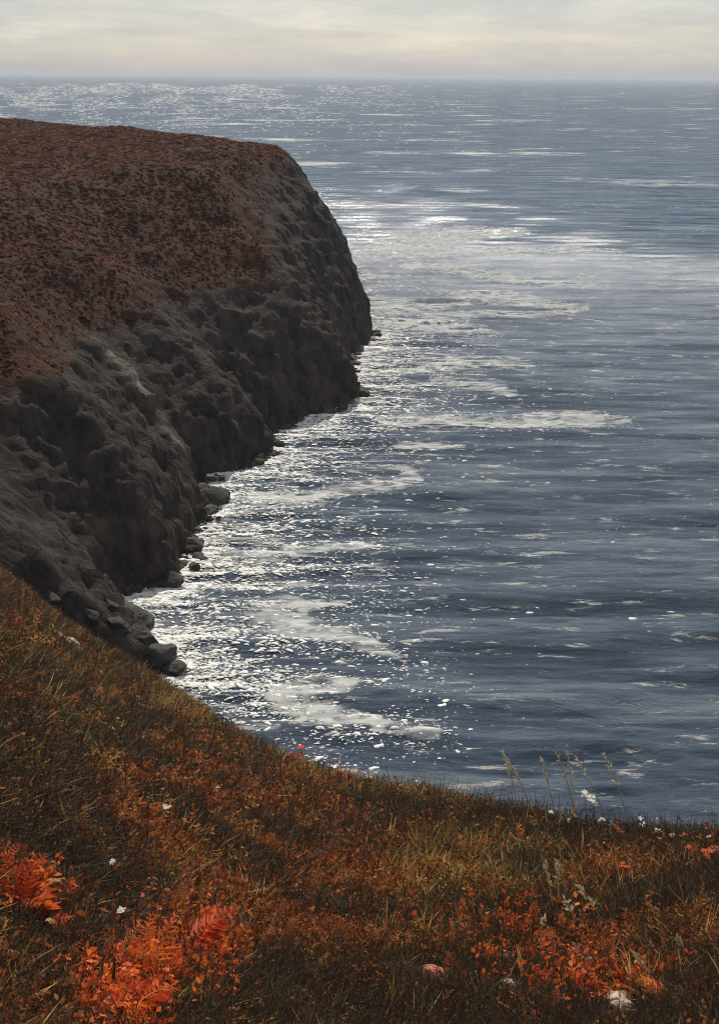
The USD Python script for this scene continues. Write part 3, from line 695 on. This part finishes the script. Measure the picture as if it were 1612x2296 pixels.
for name, mname, protos, kk, label in sets:
    m = kind == kk
    n = int(m.sum())
    instancer(name, [(p, mname, False) for p in protos], np.stack([px_, py_, pz_ - 0.01], 1)[m], RNG.integers(0, len(protos), n), (size * RNG.uniform(0.7, 1.3, N))[m],
              RNG.uniform(0, 6.28, n), label, tilt=(RNG.normal(-0.05, 0.18, n), RNG.normal(0.12, 0.18, n)))

# heather mounds on the headland
n = 80000
hx, hy = RNG.uniform(-150, 12, n), RNG.uniform(95, 420, n)
hz = headland_z(hx, hy)
gz = np.hypot(headland_z(hx + 1, hy) - headland_z(hx - 1, hy), headland_z(hx, hy + 1) - headland_z(hx, hy - 1)) / 2
thick = noise2(hx, hy, 0.05, 55, 4) * 1.6
vg = map_coordinates(VEG, [(hx + 170) / GS, (hy - 60) / GS], order=1, mode='nearest')
keep = (hz > 6) & (RNG.random(n) < np.clip(vg * 2.2 - 0.9 + thick * 0.8, 0, 1)) & (np.abs(np.arctan2(hx, hy)) < 0.42)
leaf_mat('headland_heather', [(0.15, (.04, .024, .016)), (0.4, (.10, .042, .027)), (0.6, (.17, .056, .034)), (0.85, (.19, .10, .055))], scale=0.07, trans=0.6, rough=0.9)
def mound(seed):
    r = np.random.default_rng(seed)
    return concat([heather_tuft(seed * 5 + i, twigs=7, height=0.8, leaf=0.22, per=7) for i in range(2)])
mm = int(keep.sum())
instancer('headland_heather', [(mound(i + 300), 'headland_heather', False) for i in range(5)], np.stack([hx, hy, hz - 0.1], 1)[keep], RNG.integers(0, 5, mm),
          np.stack([RNG.uniform(0.7, 1.5, mm), RNG.uniform(0.7, 1.5, mm), RNG.uniform(0.2, 0.5, mm)], 1), RNG.uniform(0, 6.28, mm), 'reddish brown heather covering the top of the headland')

# ---------------------------------------------------------------- single plants, flowers and stones on the slope
def tube(path, r0_, r1_, sides=5):
    path = np.asarray(path, float); n = len(path)
    t = np.gradient(path, axis=0); t /= np.linalg.norm(t, axis=1, keepdims=True)
    ref = np.array([0.3, 0.9, 0.2]); a = np.cross(t, ref); a /= np.linalg.norm(a, axis=1, keepdims=True); b = np.cross(t, a)
    rad = np.linspace(r0_, r1_, n); ang = np.linspace(0, 2 * math.pi, sides, endpoint=False)
    v = (path[:, None] + rad[:, None, None] * (a[:, None] * np.cos(ang)[None, :, None] + b[:, None] * np.sin(ang)[None, :, None])).reshape(-1, 3)
    f = []
    for i in range(n - 1):
        for k in range(sides):
            q = (k + 1) % sides
            f += [(i * sides + k, i * sides + q, (i + 1) * sides + q), (i * sides + k, (i + 1) * sides + q, (i + 1) * sides + k)]
    return v, np.array(f)

def clump(u, v, n, length, label, mats, seed, spread=0.12, lean=(0.15, 0.9), pairs=12, cat='bracken', wide=0.38):
    """A bracken clump: fronds rising from one rootstock."""
    p, r = at_hill(u, v)
    p, r = at_hill(u, v + 0.6 * length * FPX / np.linalg.norm(p - EYE))      # (u, v) is where its middle is seen
    r_ = np.random.default_rng(seed)
    t = thing('bracken_clump', label, cat, p)
    for i in range(n):
        v_, f_ = frond(seed * 31 + i, length=1.3 * length * r_.uniform(0.7, 1.15), pairs=pairs, lean=r_.uniform(*lean), az_=r_.uniform(0, 6.28), wide=wide * r_.uniform(0.8, 1.2))
        v_ = v_ + [*r_.normal(0, spread * 0.4, 2), -0.02]
        obj('frond', (v_, f_), mats[i % len(mats)], t)
    return t

clump(215, 2235, 16, 0.30, 'largest orange red bracken clump, at the bottom left', ['orange', 'orange', 'crimson'], 1, 0.3, (0.1, 1.2))
clump(262, 2275, 9, 0.24, 'orange bracken clump right against the largest one, at the bottom edge', ['orange'], 12, 0.25)
clump(40, 2010, 9, 0.36, 'tall red orange bracken clump at the left edge', ['orange', 'crimson'], 2, 0.16, (0.0, 0.5))
clump(78, 2055, 4, 0.2, 'small orange bracken clump just right of the tall one at the left edge', ['orange'], 3)
clump(280, 2150, 7, 0.32, 'slim upright orange bracken clump, left of an upright pair', ['orange', 'rust'], 4, 0.10, (0.0, 0.35), wide=0.25)
clump(322, 2150, 7, 0.34, 'slim upright orange bracken clump, right of an upright pair', ['orange'], 5, 0.10, (0.0, 0.35), wide=0.25)
clump(400, 2085, 5, 0.36, 'dull red bracken clump leaning right above the bright red patch', ['crimson', 'rust'], 6, 0.12, (0.3, 0.8))
clump(455, 2130, 11, 0.26, 'bright red bracken clump in the middle of the lower left', ['crimson', 'orange', 'crimson'], 7, 0.25)
clump(505, 2160, 5, 0.2, 'small orange bracken clump at the right end of the bright red patch', ['orange'], 8)
clump(300, 1800, 6, 0.42, 'small red bracken clump high on the left of the slope', ['orange', 'rust'], 9, 0.2)
clump(370, 2200, 6, 0.24, 'rust orange bracken clump between the largest clump and the bright red patch', ['orange', 'rust'], 10, 0.2)
clump(1185, 2110, 8, 0.24, 'rust red bracken clump left of the tall grass stalks', ['rust', 'orange'], 11, 0.22)
clump(1310, 2200, 9, 0.24, 'orange brown bracken clump below the tall grass stalks', ['orange', 'rust'], 13, 0.25)
clump(1520, 2235, 7, 0.24, 'rust bracken clump in the lower right corner', ['rust', 'orange'], 14, 0.2)

def stalk(name, base, top, label, cat, group=None, stem='pale_stem', head='pale_stem', kind='grass', girth=1.0):
    """A tall stem from base (u, v) on the slope up to where its tip is seen, with its flower or seed head."""
    if kind != 'grass':
        q, r = at_hill(*base)
        base = (base[0], top[1] + 0.34 * FPX / np.linalg.norm(q - EYE))
    p, r = at_hill(*base)
    d = ray(*top); dist = np.linalg.norm(p - EYE)
    k = np.hypot(p[0], p[1]) / np.hypot(d[0], d[1])
    tip_ = EYE + d * k * 0.985 - p
    t = thing(name, label, cat, p, group=group)
    s = np.linspace(0, 1, 7)[:, None]
    sag = np.array([-tip_[0], -tip_[1], 0]) * 0.18
    path = tip_ * s + sag * (s * (1 - s)) * 2
    path[0, 2] -= 0.04
    w = 0.0006 * dist * girth * (1.0 if kind == 'grass' else 0.5)
    obj('stem', tube(path, w * 1.2, w * 0.6, 4), stem, t, smooth=True)
    r_ = np.random.default_rng(int(abs(base[0] * 7 + base[1])))
    L = np.linalg.norm(tip_)
    if kind == 'grass':
        axis = path[-1] - path[-3]; hp = [path[-1] - axis * 0.9 * q for q in np.linspace(1, -0.1, 9)]
        out = []
        for q, c in enumerate(hp):
            for m in range(3):
                dd = axis / np.linalg.norm(axis) + r_.normal(0, 0.35, 3); dd /= np.linalg.norm(dd)
                sd = np.cross(dd, r_.normal(0, 1, 3)); sd /= np.linalg.norm(sd)
                l = w * 10
                out.append((np.array([c, c + dd * l * .5 + sd * w * 1.6, c + dd * l, c + dd * l * .5 - sd * w * 1.6]), np.array([(0, 1, 2), (0, 2, 3)])))
        obj('seed_head', concat(out), head, t)
    else:
        R_ = kind * 1.25 * (dist / 20.0 if dist < 12 and kind > 0.045 else 0.8)
        for m in range(5):
            c = path[-1] + (r_.normal(0, 0.45, 3) * [1, 1, 0.5]) * R_ if m else path[-1]
            out = []
            for q in range(6):
                a = q / 6 * 2 * math.pi + r_.uniform(0, 1)
                dd = np.array([math.cos(a), math.sin(a), r_.uniform(-0.1, 0.6)]); sd = np.array([-math.sin(a), math.cos(a), 0])
                l = R_ * r_.uniform(0.45, 0.7)
                out.append((np.array([c, c + dd * l * .55 + sd * l * .33, c + dd * l, c + dd * l * .55 - sd * l * .33]), np.array([(0, 1, 2), (0, 2, 3)])))
            obj('floret', concat(out), head, t)
    return t

G = 'tall pale grass stalks in the lower right'
for b, t_, lab in [((1242, 2088), (1226, 1945), 'tall straight grass stalk, farthest left of the tall stalks'), ((1252, 2075), (1250, 1940), 'grass stalk standing close right of the leftmost tall stalk'),
                   ((1298, 2105), (1268, 2022), 'double tipped looking short grass stalk in the middle of the tall stalks'), ((1375, 2125), (1304, 1995), 'longest leaning grass stalk, slanting up to the left'),
                   ((1362, 2078), (1340, 2030), 'shortest pale grass stalk right of the long leaning one'), ((1420, 2140), (1400, 2105), 'small bent grass stalk below the right end of the tall stalks'),
                   ((1490, 2260), (1425, 2145), 'long thin grass stalk slanting down to the right corner'), ((1224, 2115), (1221, 2062), 'stub of a pale grass stalk below the leftmost tall stalk'),
                   ((1546, 2180), (1522, 2110), 'faint thin grass stalk nearest to the right edge')]:
    stalk('grass_stalk', b, t_, lab, 'grass stalk', G)
G = 'pale stalks standing against the water at the cliff edge'
for b, t_, lab in [((1165, 1815), (1132, 1692), 'straight pale stalk against the water, farthest left on the cliff edge'), ((1205, 1822), (1142, 1710), 'curved pale stalk leaning left behind the straight leftmost one'),
                   ((1300, 1832), (1252, 1698), 'tall pale stalk with a split tip against the water'), ((1292, 1832), (1272, 1685), 'tallest pale stalk on the cliff edge against the water'),
                   ((1375, 1842), (1296, 1705), 'arching pale stalk right of the tallest one on the cliff edge'), ((1420, 1848), (1358, 1702), 'long thin stalk leaning left, farthest right against the water'),
                   ((1250, 1828), (1215, 1708), 'short pale stalk in the middle of the group on the cliff edge')]:
    stalk('edge_stalk', b, t_, lab, 'grass stalk', G, girth=0.75)

G = 'white flowers along the cliff edge'
for (u, v, R_, lab) in [(1310, 1784, .10, 'largest white flower head, standing against the water on the cliff edge'), (1329, 1797, .09, 'white flower head just right of the largest one, against the water'),
                        (1232, 1820, .06, 'small white flower left of the two large white heads'), (1275, 1841, .055, 'white flower below and left of the two large heads'), (1290, 1830, .04, 'tiny white flower directly below the largest head'),
                        (1352, 1840, .08, 'pale white flower beside an orange tuft under the two large heads'), (1439, 1851, .06, 'creamy white flower on the edge, middle of the right hand ones'), (1434, 1836, .05, 'small white flower standing above the creamy one'),
                        (1477, 1862, .06, 'white flower right of the creamy one on the edge'), (1507, 1876, .045, 'small white flower right of the others, before the red flowers'), (1357, 1892, .04, 'tiny white flower low on the slope under the edge'),
                        (1585, 1878, .04, 'tiny white flower nearest to the right border')]:
    stalk('white_flower', (u + 6, v + 30), (u, v), lab, 'flower', G, stem='dark_grass', head='petal_white', kind=R_)
G = 'red flowers on the slope'
for (u, v, R_, lab) in [(1161, 1861, .10, 'broad red flower below the cliff edge, left of all the other red ones'), (1388, 1866, .06, 'small red flower under the creamy white one'), (1534, 1873, .06, 'red flower at the top of the right hand cluster'),
                        (1545, 1905, .09, 'large red flower below the topmost of the right hand cluster'), (1584, 1914, .09, 'orange red flower second from the right border'), (1606, 1905, .08, 'red flower at the right border'),
                        (1400, 1944, .055, 'red flower alone in the dark heather, right of centre'), (790, 1786, .07, 'red flower alone under the cliff edge near the middle'), (962, 1820, .08, 'red flower below the ochre grass of the cliff edge')]:
    stalk('red_flower', (u + 4, v + 26), (u, v), lab, 'flower', G, stem='dark_grass', head='orange', kind=R_)
for (u, v, R_, hm, lab) in [(565, 1806, .10, 'ochre_grass', 'round ochre flower head high on the left of the slope'), (270, 2040, .035, 'petal_white', 'pinkish white flower with a long tip above the upright orange pair'), (251, 1934, .03, 'petal_white', 'single bright white floret on the dark left slope'),
                            (130, 1975, .035, 'ochre_grass', 'yellow brown seed head on a thin stem at the left'), (112, 2066, .025, 'ochre_grass', 'small yellow flower left of the pinkish one'), (372, 1814, .05, 'petal_white', 'pale flower right of the small red clump on the upper left'),
                            (480, 1768, .07, 'pale_stem', 'pale yellow flower under the edge on the left'), (302, 2180, .03, 'orange', 'vivid orange flower above the largest clump'), (676, 1678, .14, 'orange', 'orange flower shining on the cliff edge, left of the middle')]:
    stalk('flower', (u + 3, v + 32), (u, v), lab, 'flower', None, stem='dark_grass', head=hm, kind=R_)

def stone(u, v, px, flat, mname, seed, label, long=1.5, lift=0.9):
    p, r = at_hill(u, v)
    s = 1.25 * px * np.linalg.norm(p - EYE) / FPX / 2
    m = boulder((s * long, s, s * flat), seed, 4, 11); m.apply_transform(trimesh.transformations.rotation_matrix(-0.5 + 0.2 * (seed % 3), [0, 0, 1]))
    m.apply_translation(p + [0, 0, s * flat * lift * 0.8 + 0.03])
    tag(obj('stone', m, mname, smooth=30), label, 'stone')
for a in STONES: stone(*a)
# bare rock on the left of the slope and boulders below it
def outcrop(u, v, px, mname, seed, label, name='outcrop', long=2.2, where=on_hill):
    p = where(u, v); s = px * np.linalg.norm(p - EYE) / FPX / 2
    m = boulder((s * long, s * 0.9, s * 0.8), seed, 4, 14); m.apply_transform(trimesh.transformations.rotation_matrix(-0.75, [0, 0, 1])); m.apply_translation(p + [0, 0, s * 0.35])
    tag(obj(name, m, mname, smooth=30), label, 'rock')
outcrop(128, 1428, 24, 'bare_rock', 51, 'upper pale rock of the bare scar on the left of the slope')
outcrop(163, 1450, 30, 'bare_rock', 52, 'lower and larger pale rock of the bare scar on the left of the slope')
for i, (u, v, px, lab) in enumerate([(205, 1385, 40, 'pale grey rock left of the rocks in the cove corner'), (238, 1362, 34, 'upper grey rock on the ground above the cove corner'), (262, 1405, 44, 'broad grey rock in the middle of the cove corner'),
                                     (228, 1300, 30, 'light rock ledge on the lower cliff above the cove corner'), (112, 1340, 30, 'weathered rock at the left of the cove cliff')]):
    outcrop(u, v, px, 'sea_rock', 60 + i, lab, 'cliff_rock', 1.6, on_headland)

# ---------------------------------------------------------------- sea haze
haze = trimesh.creation.box(bounds=[(-64000, -400, -8.0), (64000, 64000, 66.0)])
mat_h = usdkit.material(stage, '/World/Looks/haze', {'v': ('principled_volume', {'color': (.60, .65, .72), 'density': 0.00007, 'anisotropy': 0.2})}, [], volume='v.volume')
tag(obj('haze', haze, 'haze'), 'thin sea haze over the bay', kind='stuff')
